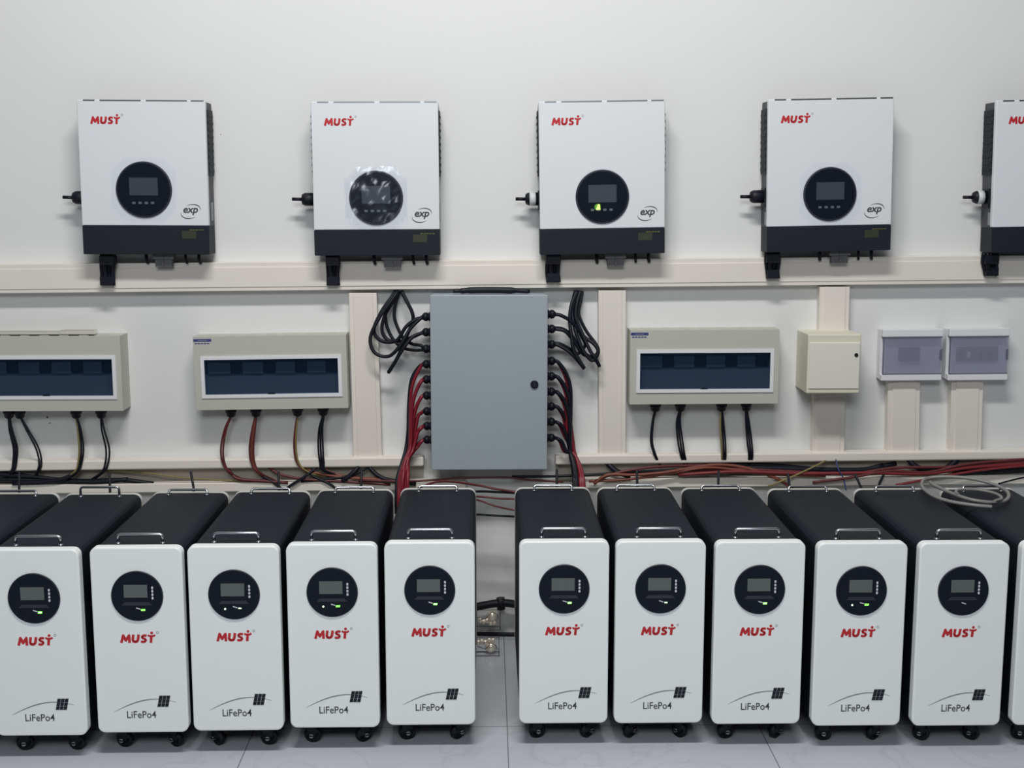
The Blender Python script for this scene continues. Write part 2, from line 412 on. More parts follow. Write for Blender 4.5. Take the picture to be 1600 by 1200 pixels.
GB = 'white fronted battery cabinets on casters'
units = [  # disc centre x, distance nearer than the nominal plane, lights, rear handle up, label
 (-100, 0.045, 'g', False, 'battery cabinet at the left photo edge, only its black rear top in view'),
 (52.5, 0.055, 'gc', True, 'far left battery cabinet, white front cut by photo edge, rear handle raised'),
 (214, 0.038, 'g', False, 'battery cabinet fourth to the left of the centre gap, one green light under its display'),
 (365.5, 0.030, 'lc', False, 'battery cabinet third to the left of the centre gap, two pale lights under its display'),
 (519, 0.014, 'lg', False, 'battery cabinet second to the left of the centre gap, one white and one green light'),
 (671.5, 0.0, 'gc', False, 'battery cabinet just left of the centre gap, its right caster plate sticking out'),
 (881.5, -0.004, 'gc', False, 'battery cabinet just right of the centre gap, below the black and red cables'),
 (1032, 0.0, 'c', False, 'battery cabinet second to the right of the centre gap, faint scratch on its white front'),
 (1187, 0.012, 'gc', False, 'battery cabinet third to the right of the centre gap, below the right grey switch box'),
 (1346, 0.030, 'lg', False, 'battery cabinet fourth to the right of the centre gap, one white and one green light'),
 (1505, 0.036, '', False, 'battery cabinet fifth right of the gap, no green light, grey conduit coiled on top'),
 (1664, 0.036, 'g', False, 'battery cabinet cut off by the right edge of the photo'),
]
YB = CAM.y + 3.70
protos = {}; cabs = []
for px, nr, lt, up, lab in units:
    key = (lt, up)
    src = protos.get(key)
    if src is None: o = battery(lt, up); protos[key] = o
    else: o = copy_tree(src)
    y = YB - nr; p = at(px, 918, y)
    o.location = (p.x, y, 0)
    tag(o, lab, 'battery cabinet', GB); cabs.append(o)

# thin black rods standing behind the rear handles
RODS = [(30, 738, 30, 764), (171, 738, 172, 760), (298, 737, 303, 757), (435, 737, 436, 756), (565, 737, 564, 756), None,
        (870, 733, 870, 755), (995, 735, 996, 755), (1123, 736, 1122, 755), (1231, 739, 1234, 755), (1336, 741, 1346, 755), None]
for c, rd in zip(cabs, RODS):
    if not rd: continue
    Y = c.location.y + BD + 0.020
    a = at(rd[0], rd[1], Y); b = at(rd[2], rd[3] + 8, Y)
    loc = c.location
    MB().tube([a - loc, b - loc, Vector((b.x, c.location.y + BD - 0.002, b.z - 0.03)) - loc], 0.0045, 8).build('antenna', 'plug', c)

# ---------------------------------------------------------------- inverters on the wall
def rect_of(l, r, t, b, Y):
    p = at((l + r) / 2, (t + b) / 2, Y)
    wd = (at(r, (t + b) / 2, Y) - at(l, (t + b) / 2, Y)).x
    h = (at((l + r) / 2, t, Y) - at((l + r) / 2, b, Y)).z
    return p, wd, h
ID = 0.125
_, IW, IH = rect_of(488.5, 686, 159.5, 400, -ID)
def inverter(low=0.170, disc_dz=-0.0655, disc_r=0.0955, screen='lcd_dark', led=False, film=0, plug_sticker=False, black_top=False):
    t = empty('inverter', (0, 0, 0))      # origin at the wall, behind the centre of the case
    hw = IW / 2; hh = IH / 2; y0 = -ID; split = -hh + low * IH
    # case
    m = MB().box(-hw + 0.002, hw - 0.002, y0 + 0.012, -0.012, -hh + 0.002, hh - 0.004)
    m.build('case', 'inv_side', t, bevel=0.003)
    MB().box(-hw + 0.05, hw - 0.05, -0.014, 0.0, -hh + 0.05, hh - 0.05).build('wall_bracket', 'steel', t)
    # front cover with slots along the top edge
    fc = MB().prism(rrect(-hw, hw, split, hh, 0.004, 3), y0, y0 + 0.020, bev=0.003).build('front_cover', 'inv_white', t)
    sl = MB()
    for a, b in ((0.05, 0.14), (0.18, 0.50), (0.54, 0.86), (0.89, 0.99)):
        sl.box(-hw + a * IW, -hw + b * IW, y0 - 0.0006, y0 + 0.010, hh - 0.0045, hh + 0.0006)
    sl.build('top_slot', 'steel' if not black_top else 'ring', fc)
    lc = MB().prism(rrect(-hw, hw, -hh, split - 0.001, 0.003, 3), y0, y0 + 0.10, bev=0.002).build('lower_cover', 'inv_black', t)
    MB().box(hw - 0.095, hw - 0.045, y0 - 0.0006, y0, split - 0.045, split - 0.018).build('rating_sticker', 'olive', lc)
    st = MB()
    for k in range(5): st.box(hw - 0.068 + k * 0.0105, hw - 0.060 + k * 0.0105, y0 - 0.0009, y0, split - 0.0165, split - 0.013)
    st.build('sticker_text', 'yellow_print', lc)
    # ventilation slats on the upper sides
    for s_ in (-1, 1):
        v = MB()
        v.box(s_ * hw - 0.003, s_ * hw + 0.003, y0 + 0.022, -0.018, hh - 0.26 * 1.0, hh - 0.03)
        for k in range(9):
            z = hh - 0.05 - k * 0.024
            v.box(s_ * (hw + 0.003) - 0.002, s_ * (hw + 0.003) + 0.002, y0 + 0.026, -0.022, z - 0.004, z + 0.004)
        v.build('side_vent', 'inv_black', t)
        MB().box(s_ * hw - 0.0035, s_ * hw + 0.0012 if s_ > 0 else s_ * hw + 0.0035, -0.07, -0.045, -0.15, -0.085).build('side_label', 'grey_print', t) if s_ > 0 else \
        MB().box(-hw + 0.001 - 0.0022, -hw + 0.003, y0 + 0.024, y0 + 0.040, -0.17, -0.125).build('side_label', 'grey_print', t)
    # lettering
    h = 0.0255
    must_letters(h, -hw + 0.045, hh - 0.083, y0 - 0.0005).build('brand_lettering', 'logo', fc)
    reg_mark(h, -hw + 0.045, hh - 0.083, y0 - 0.0004).build('registered_mark', 'grey_print', fc)
    ex, ez = hw - 0.062, split + 0.050
    text_mesh('exp', 0.052, 0.026, ex, ez, shear=0.25, bold=0.025, y=y0 - 0.0006).build('model_lettering', 'print', fc)
    sw = MB()
    for a0, a1 in ((100, -15), (165, 285)):
        pts = []; wd = []
        for k in range(15):
            u = k / 14; a = R(a0 + (a1 - a0) * u)
            x = 0.036 * math.cos(a); z = 0.0235 * math.sin(a); rt = 0.30
            pts.append((ex + x * math.cos(rt) - z * math.sin(rt), ez + x * math.sin(rt) + z * math.cos(rt))); wd.append(0.0006 + 0.0026 * math.sin(u * PI))
        sw.stroke(pts, wd, y0 - 0.0005, 0.0005)
    sw.build('swoosh_print', 'print', fc)
    # display
    dx = 0.0; dz = disc_dz; r = disc_r
    ds = MB().prism(circ(dx, dz, r, 56), y0 - 0.006, y0 + 0.001, bev=0.003, mi=1).prism(circ(dx, dz, r - 0.006, 56), y0 - 0.0068, y0 - 0.0055, mi=0).build('display', ['disc', 'ring'], t)
    yy = y0 - 0.0068
    MB().box(dx - 0.050, dx + 0.050, yy - 0.0010, yy, dz - 0.020, dz + 0.042).build('screen', screen, ds)
    for k in range(4):
        bx = dx - 0.036 + k * 0.022
        MB().prism(rrect(bx - 0.006, bx + 0.006, dz - 0.050, dz - 0.042, 0.002, 2), yy - 0.0012, yy).build('button', 'dimmark', ds)
    if led:
        MB().prism(circ(dx - 0.018, dz - 0.036, 0.011, 20), yy - 0.0016, yy).build('led_glow_disc', 'led_glow', ds)  # painted glow of the LED, drawn as a disc behind it
        MB().prism([(dx - 0.024, dz - 0.046), (dx - 0.008, dz - 0.046), (dx - 0.010, dz - 0.026), (dx - 0.016, dz - 0.026)], yy - 0.0030, yy - 0.0015).build('indicator_light', 'led_hot', ds)
    if film:
        rnd = random.Random(film); mf = MB(); n = 16; vs_ = []; fs_ = []
        for i in range(n + 1):
            for j in range(n + 1):
                u = i / n * 2 - 1; v = j / n * 2 - 1
                edge = max(abs(u), abs(v))
                hx = dx + u * r * (1.12 + 0.05 * rnd.random()); hz = dz + v * r * (1.12 + 0.06 * rnd.random())
                vs_.append((hx, y0 - 0.0095 - rnd.random() * (0.010 if film == 2 else 0.002) * (1 if edge < 0.97 else 0.2), hz))
        for i in range(n):
            for j in range(n):
                if math.hypot((i + .5) / n * 2 - 1, (j + .5) / n * 2 - 1) > 1.12: continue
                a = i * (n + 1) + j; fs_ += [(a, a + n + 1, a + n + 2), (a, a + n + 2, a + 1)]
        mf.add(vs_, fs_, True); mf.build('protective_film', 'film_crinkled' if film == 2 else 'film', ds)
    # plug on the left side
    pz = -0.070
    pl = MB().tube([(-hw + 0.006, -0.060, pz), (-hw - 0.038, -0.060, pz), (-hw - 0.048, -0.060, pz), (-hw - 0.050, -0.060, pz)], [0.024, 0.023, 0.018, 0.008], 12)
    pl.tube([(-hw - 0.046, -0.060, pz), (-hw - 0.084, -0.060, pz + 0.001)], 0.0065, 10)
    pl.box(-hw - 0.003, -hw + 0.004, -0.09, -0.03, pz - 0.038, pz + 0.030)
    p = pl.build('side_plug', 'plug', t)
    if plug_sticker: MB().tube([(-hw - 0.034, -0.060, pz), (-hw - 0.012, -0.060, pz)], 0.0245, 12).build('plug_sticker', 'mark', p)
    # terminals underneath
    tb = MB()
    tb.box(0.012, 0.088, y0 + 0.03, -0.06, -hh - 0.018, -hh + 0.004); tb.box(0.020, 0.080, y0 + 0.036, -0.066, -hh - 0.046, -hh - 0.016)
    tb.box(0.0485, 0.0515, y0 + 0.026, y0 + 0.032, -hh - 0.040, -hh + 0.002)
    tb.build('terminal_block', 'terminal', t)
    for x, rr, mm in ((-0.017, 0.006, 'plug'), (0.124, 0.005, 'plug'), (0.172, 0.006, 'plug')):
        MB().tube([(x, -0.066, -hh + 0.004), (x, -0.066, -hh - 0.020), (x + 0.003, -0.058, -hh - 0.034)], rr, 8).build('lead', mm, t)
    return t
GI = 'white wall mounted inverters'
inv_defs = [  # centre px, tilt, params, label
 (224.5, 278.0, -0.25, dict(low=0.190, disc_dz=-0.041, disc_r=0.0985, film=1), 'far left inverter of the upper row, with a taller black lower band'),
 (587.3, 280.0, 0.2, dict(film=2), 'inverter second from left with crinkled clear film over its round display'),
 (941.0, 278.2, 0.9, dict(led=True, plug_sticker=True), 'inverter with a glowing green light on its display, third from left'),
 (1297.0, 274.2, 1.1, dict(film=3, screen='lcd_dark'), 'inverter fourth from left, above the cream metal box'),
 (1650.0, 275.5, 1.0, dict(plug_sticker=True), 'inverter cut off by the right edge of the photo'),
]
for k, (px, py, tilt, kw, lab) in enumerate(inv_defs):
    o = inverter(**kw); p = at(px, py, -ID)
    o.location = (p.x, 0, p.z); o.rotation_euler = (0, -R(tilt), 0)
    tag(o, lab, 'inverter', GI)
    # black sleeve of cables running down from the inverter into the duct
    sx = [168, 520, 864, 1207, 1548][k]; yb = [446, 446, 441, 435, 431][k]; wpx = [22, 20, 22, 21, 22][k]
    ytop = [396, 397, 395, 393, 395][k]
    b = MB(); rng = random.Random(k)
    n = 4
    for i in range(n):
        off = (i - (n - 1) / 2) * wpx / n
        r = wpx / n / 435 * 0.62
        Yb = -0.062 - (i % 2) * 0.010
        pts = [at(sx + off * 1.15 + rng.uniform(-1, 1), ytop, -0.085), at(sx + off * 1.15 - 1 + rng.uniform(-2, 2), ytop + 14, Yb - 0.012), at(sx + off + rng.uniform(-1, 1), ytop + 30, Yb), at(sx + off + 1, yb, Yb)]
        b.tube(smooth(pts, 5), r, 10)
    s1 = at(sx, ytop + 2, -0.08); s2 = at(sx, yb - 1, -0.066)
    hwid = wpx / 435 / 2 * 0.9
    b.box(s2.x - hwid, s2.x + hwid, -0.080, -0.050, s2.z, s2.z + 0.030)
    b.box(s1.x - hwid * 1.1, s1.x + hwid * 1.1, -0.098, -0.052, s1.z - 0.035, s1.z - 0.004)
    ob = b.build('cable_sleeve', 'rubber')
    tag(ob, ['black cable sleeve under the far left inverter, entering the upper duct', 'black cable sleeve under the second inverter from left, entering the upper duct',
             'black cable sleeve under the inverter with the green light', 'black cable sleeve under the inverter above the cream box',
             'black cable sleeve under the inverter cut off at the right edge'][k], 'cable', 'black cable sleeves under the inverters')

# ---------------------------------------------------------------- cable ducts
def slab(l0, l1, py0a, py0b, py1a, py1b, y_front, y_back, name, m, parent=None, bevel=0.002):
    """horizontal strip: left px l0, right px l1, top edge py0a..py0b, bottom edge py1a..py1b on the front plane"""
    A = at(l0, py0a, y_front); B = at(l1, py0b, y_front); Cc = at(l1, py1b, y_front); D = at(l0, py1a, y_front)
    vs_ = [(p.x, y_front, p.z) for p in (A, B, Cc, D)] + [(p.x, y_back, p.z) for p in (A, B, Cc, D)]
    mb = MB().add(vs_, [(0, 3, 2, 1), (4, 5, 6, 7), (0, 1, 5, 4), (3, 7, 6, 2), (0, 4, 7, 3), (1, 2, 6, 5)])
    return mb.build(name, m, parent, bevel=bevel)
def yl(x, a, b): return a + (b - a) * x / 1600
DD = 0.046
ud = empty('cable_duct', (0, 0, at(800, 430, 0).z)); tag(ud, 'long ivory cable duct running across the wall right under the inverters', 'cable duct')
def up(o, r): 
    for v in o.data.vertices: v.co -= r.location
    o.parent = r; return o
X0, X1 = -70, 1680
def T(x): return yl(x, 413.0, 399.0)
def B_(x): return yl(x, 458.5, 442.5)
up(slab(X0, X1, T(X0), T(X1), B_(X0), B_(X1), -DD, -0.0005, 'duct_base', 'duct'), ud)
up(slab(X0, X1, T(X0) + 8, T(X1) + 8, B_(X0) - 6, B_(X1) - 6, -DD - 0.003, -DD + 0.001, 'duct_cover', 'duct', bevel=0.0012), ud)
vg = 'vertical ivory cable ducts'
def vduct(l_t, r_t, l_b, r_b, t, b, label, d=0.040):
    y = -d
    A = at(l_t, t, y); B = at(r_t, t, y); Cc = at(r_b, b, y); D = at(l_b, b, y)
    cx = (D.x + Cc.x) / 2
    r = empty('cable_duct', (cx, 0, D.z)); tag(r, label, 'cable duct', vg)
    def quad(fa, fb, yf, yb_, name, bev=0.0015, m='duct'):
        P = [A.lerp(B, fa), A.lerp(B, fb), D.lerp(Cc, fb), D.lerp(Cc, fa)]
        vs_ = [(p.x - cx, yf, p.z - D.z) for p in P] + [(p.x - cx, yb_, p.z - D.z) for p in P]
        return MB().add(vs_, [(0, 3, 2, 1), (4, 5, 6, 7), (0, 1, 5, 4), (3, 7, 6, 2), (0, 4, 7, 3), (1, 2, 6, 5)]).build(name, m, r, bevel=bev)
    quad(0, 1, y, 0, 'duct_base'); quad(0.14, 0.86, y - 0.004, y + 0.001, 'duct_cover')
vduct(545, 588.5, 552.5, 597, 458, 716, 'vertical ivory cable duct left of the coiled black cables and grey enclosure')
vduct(935, 978, 936, 977.5, 454, 712, 'vertical ivory cable duct right of the coiled black cables and grey enclosure')
vduct(1281, 1328, 1279.5, 1326, 448, 519, 'short ivory duct joining the upper duct to the top of the cream box')
vduct(1271.5, 1321, 1269, 1319, 612, 708, 'ivory duct running down from the cream metal box')
vduct(1388, 1438, 1386, 1436, 588, 708, 'ivory duct running down from the small box with one dark square')
vduct(1487, 1537, 1484, 1533, 588, 707, 'ivory duct running down from the small box at right with breakers')

def open_duct(xa, xb, label, xbb=None, xab=None):
    """uncovered trunking: back plate, an upper and a lower rolled lip"""
    xbb = xb if xbb is None else xbb; xab = xa if xab is None else xab
    c = at((xa + xb) / 2, 745, 0)
    r = empty('open_cable_duct', (c.x, 0, c.z)); tag(r, label, 'cable duct', 'open lower cable ducts')
    def t1(x): return yl(x, 721, 704)
    def t2(x): return yl(x, 736.5, 718)
    def b1(x): return yl(x, 758, 742)
    up(slab(xa, xb, t1(xa), t1(xb), t2(xa), t2(xb), -0.058, -0.002, 'upper_lip', 'duct', bevel=0.006), r)
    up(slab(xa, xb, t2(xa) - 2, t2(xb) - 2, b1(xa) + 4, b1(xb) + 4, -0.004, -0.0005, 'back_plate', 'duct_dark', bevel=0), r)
    up(slab(xab, xbb, b1(xab), b1(xbb), b1(xab) + 14, b1(xbb) + 14, -0.058, -0.003, 'lower_lip', 'duct', bevel=0.003), r)
open_duct(-70, 662, 'open ivory cable duct behind the left row of battery cabinets', xbb=728)
open_duct(868, 1680, 'open ivory cable duct behind the right row of battery cabinets', xab=905)

# ---------------------------------------------------------------- grey switch boxes with tinted windows
DBD = 0.10
def dist_box(l, r, t, b, tilt, label, sticker, cables, gl_px, ducts=None):
    p, wd, h = rect_of(l, r, t, b, -DBD)
    o = empty('distribution_box', (p.x, 0, p.z), (0, -R(tilt), 0)); tag(o, label, 'switch box', 'grey distribution boxes with blue tinted windows')
    hw = wd / 2; hh = h / 2; k = wd / 238.0
    # body as a frame around the window opening
    wl, wr, wt, wb_ = -hw + 12 * k, hw - 10 * k, hh - 32.5 * k, -hh + 20.5 * k
    m = MB()
    m.box(-hw, wl, -DBD, 0, -hh, hh); m.box(wr, hw, -DBD, 0, -hh, hh)
    m.box(wl, wr, -DBD, 0, wt, hh); m.box(wl, wr, -DBD, 0, -hh, wb_)
    m.box(wl, wr, -0.012, 0, wb_, wt)
    ob = m.build('housing', 'panel_grey', o)
    # raised knock-out tabs along the top edge
    kn = MB()
    for i in range(7):
        x = -hw + (i + 0.9) / 7.8 * wd; kn.prism([(x - 0.020, hh - 0.001), (x + 0.020, hh - 0.001), (x + 0.014, hh + 0.003), (x - 0.014, hh + 0.003)], -DBD + 0.01, -0.03)
    kn.build('knockout_tabs', 'panel_grey', o)
    fr = MB(); e = 0.009
    for a in ((wl - 0.004, wl + e, wb_ - 0.004, wt + 0.004), (wr - e, wr + 0.004, wb_ - 0.004, wt + 0.004)): fr.box(a[0], a[1], -DBD - 0.004, -DBD + 0.010, a[2], a[3])
    fr.box(wl + e, wr - e, -DBD - 0.004, -DBD + 0.010, wt - e, wt + 0.004); fr.box(wl + e, wr - e, -DBD - 0.004, -DBD + 0.010, wb_ - 0.004, wb_ + e)
    wf = fr.build('window_frame', 'box_white', o)
    pn = MB().box(wl + e, wr - e, -DBD - 0.002, -DBD + 0.002, wb_ + e, wt - e).build('window_pane', 'pane', wf)
    MB().prism([(-0.014, wb_ + e), (0.014, wb_ + e), (0.008, wb_ + e + 0.005), (-0.008, wb_ + e + 0.005)], -DBD - 0.005, -DBD - 0.002).build('finger_catch', 'disc', wf)
    ip = MB(); zt = wt - 0.022 ; zb = wt - 0.066
    ip.box(wl, wr, -0.060, -0.052, zt, wt); ip.box(wl, wr, -0.060, -0.052, wb_, zb)
    ip.box(wl, wr, -0.030, -0.026, zb, zt)
    ipo = ip.build('inner_plate', 'inner', o)
    # rows of breakers
    nb = 4; dark = [0.235, 0.475, 0.705, 0.93]
    x = wl + 0.01; W_ = wr - wl
    prev = 0.03
    for d in dark:
        a = wl + prev * W_; c = wl + (d - 0.045) * W_
        MB().box(a, c, -0.068, -0.03, zb + 0.001, zt - 0.001).build('breaker', 'breaker', o)
        MB().box(c, wl + min(0.975, d + 0.045) * W_, -0.066, -0.03, zb + 0.001, zt - 0.001).build('breaker', 'breaker_dark', o)
        prev = min(0.975, d + 0.045)
    if sticker:
        s_ = MB().box(-hw + 0.002, -hw + 0.066, -DBD - 0.0007, -DBD, hh - 0.018, hh - 0.008).build('maker_sticker', 'sticker', o)
        t_ = MB()
        for i in range(5): t_.box(-hw + 0.006 + i * 0.011, -hw + 0.015 + i * 0.011, -DBD - 0.0006, -DBD, hh - 0.0265, hh - 0.0225)
        t_.build('sticker_text', 'sticker', o)
        MB().box(-hw + 0.018, -hw + 0.050, -DBD - 0.0010, -DBD - 0.0006, hh - 0.0145, hh - 0.0125).build('sticker_mark', 'grey_print', s_)
    inv = o.matrix_basis.inverted()
    for gx, gy in gl_px:
        g = inv @ at(gx, gy, -0.065); g.z = -hh
        MB().revolve((g.x, g.y, g.z + 0.004), (0, 0, -1), [(0, 0.021), (0.018, 0.021), (0.020, 0.018), (0.032, 0.016), (0.038, 0.009)], 12).build('cable_gland', 'plug', o)
    return o
DB1 = dist_box(-48, 190, 525.5, 642.5, 0.0, 'grey distribution box cut off by the left edge, white offcut strips lying on top', False, None, [(14, 645), (31, 645), (119, 645), (158, 645)])
DB2 = dist_box(304, 542.5, 525, 639.5, 0.7, 'grey distribution box with blue sticker left of the grey enclosure, red cables below', True, None, [(361, 645), (400, 645), (465, 645), (505, 645)])
DB3 = dist_box(984.5, 1217, 516, 631.5, 0.2, 'grey distribution box with blue sticker between grey enclosure and cream box', True, None, [(1024, 635), (1063, 635), (1127.5, 635), (1166, 635)])

# cables dropping from the boxes into the open duct
def cable(name, pts, r, m, label, group=None, n=8, cat='cable', sm=6):
    P = smooth([at(*p) for p in pts], sm)
    c = P[0].copy()
    o = MB().tube([q - c for q in P], r, n).build(name, m, None, loc=c)
    return tag(o, label, cat, group)
def drop(x0, y0, path, cols, where, box, spread=3.0, r=0.0036, Y=-0.065):
    for i, m in enumerate(cols):
        off = (i - (len(cols) - 1) / 2)
        pts = [(x0 + off * 0.8, y0, Y)]
        k = len(path)
        for j, (x, y) in enumerate(path):
            s = [0.9, 1.2, 1.0, 0.8, 0.8, 0.8][min(j, 5)] * spread
            pts.append((x + off * s, y, Y if j < k - 1 else -0.032))
        side = 'left' if off < 0 else 'right'
        cn = {'rubber': 'black', 'dred': 'dark red', 'red': 'red', 'orange': 'orange brown', 'yellow': 'yellow green', 'blue': 'blue'}[m]
        pos = {2: [' left', ' right'], 1: [''], 3: [' left', ' middle', ' right']}[len(cols)][i]
        cable('wire', pts, r, m, f'{cn} wire,{pos} strand from {where} gland under {box}' if pos else f'{cn} wire under the {where} gland of {box}', 'wires dropping from the distribution boxes')
b1 = 'the left edge switch box'; b2 = 'the switch box left of enclosure'; b3 = 'the switch box right of enclosure'
drop(14, 650, [(17, 672), (24, 700), (23, 722), (20, 735), (10, 746)], ['rubber', 'rubber', 'rubber'], 'first', b1, 2.6)
drop(31, 650, [(43, 672), (58, 700), (63, 722), (60, 735), (52, 750)], ['rubber', 'rubber'], 'second', b1, 3.6)
drop(119, 650, [(124, 672), (127, 700), (125, 722), (118, 738), (90, 752)], ['yellow', 'rubber', 'rubber'], 'third', b1, 2.8)
drop(158, 650, [(161, 672), (168, 700), (167, 722), (160, 738), (140, 752)], ['rubber', 'rubber'], 'fourth', b1, 4.4)
drop(361, 650, [(352, 672), (347, 700), (349, 722), (358, 738), (376, 748)], ['dred', 'dred'], 'first', b2, 3.0)
drop(400, 650, [(396, 672), (393, 700), (395, 722), (404, 738), (430, 752)], ['dred', 'orange', 'dred'], 'second', b2, 2.6)
drop(465, 650, [(462, 672), (461, 700), (465, 722), (478, 736), (510, 748)], ['dred', 'yellow'], 'third', b2, 2.6)
drop(505, 650, [(501, 672), (501, 700), (503, 722), (508, 736), (550, 748)], ['rubber', 'rubber', 'rubber'], 'fourth', b2, 3.0)
drop(1024, 640, [(1020, 660), (1018, 690), (1024, 712), (1032, 728)], ['rubber', 'rubber'], 'first', b3, 1.8)
drop(1063, 640, [(1060, 660), (1063, 690), (1067, 712), (1072, 728)], ['rubber', 'rubber', 'rubber'], 'second', b3, 3.0)
drop(1127.5, 640, [(1128, 660), (1130, 690), (1131, 712), (1130, 728)], ['yellow', 'rubber', 'rubber'], 'third', b3, 2.8)
drop(1166, 640, [(1168, 660), (1171, 690), (1173, 712), (1170, 728)], ['rubber', 'rubber', 'rubber'], 'fourth', b3, 2.8)

# offcut strips lying on the left distribution box
for l, r, t_, b_, lab in ((-60, 96, 519.5, 525.0, 'longer pale plastic offcut strip lying on the left distribution box'), (97, 149, 517.5, 524.8, 'short pale plastic offcut strip at the right end on top of the left distribution box')):
    p, wd, h = rect_of(l, r, t_, b_, -0.075)
    ztop = DB1.location.z + rect_of(-48, 190, 525.5, 642.5, -DBD)[2] / 2 + 0.0035
    m = MB(); hw = wd / 2
    m.box(-hw, hw, -0.022, 0.022, 0, 0.003); m.box(-hw, hw, -0.022, -0.019, 0, h); m.box(-hw, hw, 0.019, 0.022, 0, h)
    m.box(-hw, hw, -0.022, -0.012, h - 0.002, h)
    o = m.build('duct_offcut', 'offcut', None, loc=(p.x, -0.070, ztop), bevel=0.0008)
    tag(o, lab, 'plastic strip', 'offcut strips on the left distribution box')

# ---------------------------------------------------------------- central grey enclosure
ED = 0.15
p, EW, EH = rect_of(673, 855.5, 462.5, 735.5, -ED)
en = empty('enclosure', (p.x, 0, p.z)); tag(en, 'large blue grey metal enclosure in the middle of the wall with cables entering both sides', 'enclosure')
hw, hh = EW / 2, EH / 2
MB().box(-hw + 0.004, hw - 0.004, -ED + 0.022, 0, -hh + 0.004, hh - 0.002).build('housing', 'encl', en, bevel=0.003)
dr = MB().prism(rrect(-hw, hw, -hh, hh, 0.004, 3), -ED, -ED + 0.020, bev=0.003).build('door', 'encl', en)
q = at(835, 600.5, -ED)
MB().revolve((q.x - p.x, -ED - 0.007, q.z - p.z), (0, 1, 0), [(0, 0.0125), (0.002, 0.0145), (0.008, 0.0145)], 24).build('lock', 'plug', dr)
MB().box(q.x - p.x - 0.002, q.x - p.x + 0.002, -ED - 0.0085, -ED - 0.0068, q.z - p.z - 0.007, q.z - p.z + 0.007).build('lock_slot', 'ring', dr)
gl = [495, 519, 545, 569, 593, 618, 642.5, 665.5, 687]
gr = [491, 514, 538, 564, 588, 612, 635, 659, 684]
GLY = -0.080
glL = []; glR = []
for side, ys, lst in ((-1, gl, glL), (1, gr, glR)):
    for y in ys:
        z = at(665 if side < 0 else 862, y, GLY).z
        bx = p.x + side * (hw - 0.004)
        m = MB().revolve((side * (hw - 0.006), GLY, z - p.z), (side, 0, 0), [(0, 0.0165), (0.014, 0.0165), (0.0145, 0.013), (0.018, 0.013), (0.0185, 0.0165), (0.030, 0.0155), (0.038, 0.008)], 12)
        m.build('cable_gland', 'plug', en)
        lst.append(Vector((p.x + side * (hw + 0.030), GLY, z)))
for bx in (711, 767):
    q = at(bx, 738, -0.05)
    MB().revolve((q.x - p.x, -0.05, -hh + 0.006), (0, 0, -1), [(0, 0.007), (0.014, 0.007), (0.014, 0.004), (0.020, 0.004)], 10).build('drain_plug', 'plug', en)
# black sleeve lying on top of the enclosure
q0 = at(708, 458.5, -0.085); q1 = at(828, 457.5, -0.085); zt = p.z + hh
m = MB()
P = [(q0.x, -0.085, zt + 0.009), (q0.x + 0.03, -0.085, zt + 0.010), (q0.x + 0.06, -0.085, zt + 0.012), ((q0.x + q1.x) / 2, -0.085, zt + 0.013), (q1.x - 0.05, -0.085, zt + 0.011), (q1.x, -0.085, zt + 0.008)]
m.tube(smooth(P, 5), [0.0065] * 5 + [0.010] * 5 + [0.0115] * 10 + [0.0085] * 5 + [0.006], 12)
o = m.build('cable_tray_sleeve', 'rubber'); tag(o, 'black sleeve of cables lying along the top of the grey enclosure', 'cable')

# coiled black cables left and right of the enclosure: coordinates in photo pixels and depth
def cv(u, v, Y=-0.07): return (560 + u / 3.529, 440 + v / 3.529, Y)
ordn = ['first', 'second', 'third', 'fourth', 'fifth', 'sixth', 'seventh', 'eighth', 'ninth']
def coil(uvs, gland, r, label, group):
    pts = [at(*cv(*q)) for q in uvs] + ([gland.copy()] if gland is not None else [])
    P = smooth(pts, 8); c = P[0].copy()
    o = MB().tube([q - c for q in P], r, 8).build('cable', 'rubber', None, loc=c)
    tag(o, label, 'cable', group)
gL = 'black cables coiled left of the enclosure'; gR = 'black cables coiled right of the enclosure'
rc = 0.0068
coil([(215, 52, -.035), (200, 80, -.06), (115, 200, -.08), (66, 310, -.09), (90, 392, -.10), (165, 412, -.105), (225, 360, -.11), (285, 262, -.10), (340, 205, -.09)], glL[0], rc, 'black cable of the widest loop left of the enclosure, ending at the top left gland', gL)
coil([(205, 52, -.03), (180, 90, -.05), (125, 170, -.065), (85, 270, -.07), (130, 328, -.075), (210, 325, -.085), (262, 250, -.09), (318, 208, -.085)], glL[0] + Vector((0, 0.006, -0.005)), rc, 'black cable of the second widest loop left of the enclosure, at its top gland', gL)
coil([(222, 52, -.035), (190, 110, -.05), (145, 190, -.055), (130, 270, -.06), (165, 322, -.065), (235, 328, -.075), (300, 305, -.08), (345, 285, -.08)], glL[1], rc, 'black cable looping behind the others to the second left gland', gL)
coil([(238, 52, -.03), (270, 115, -.045), (298, 175, -.05), (298, 225, -.055), (262, 310, -.075), (215, 420, -.085), (170, 493, -.09), (180, 480, -.10), (250, 365, -.11), (300, 305, -.10), (345, 285, -.09)], glL[1] + Vector((0, -0.008, -0.003)), rc, 'black cable hanging lowest left of the enclosure in a narrow fold', gL)
coil([(228, 52, -.025), (205, 120, -.035), (198, 190, -.04), (215, 250, -.045), (250, 315, -.055), (300, 345, -.065), (345, 352, -.075)], glL[2] + Vector((0, 0.004, 0.003)), rc * 0.9, 'black cable swinging right of the loops to the third left gland, upper of two', gL)
coil([(212, 52, -.025), (165, 130, -.03), (150, 210, -.035), (180, 300, -.04), (235, 360, -.05), (300, 378, -.06), (345, 378, -.07)], glL[2] + Vector((0, -0.004, -0.004)), rc * 0.9, 'black cable swinging below the loops to the third left gland, lower of two', gL)
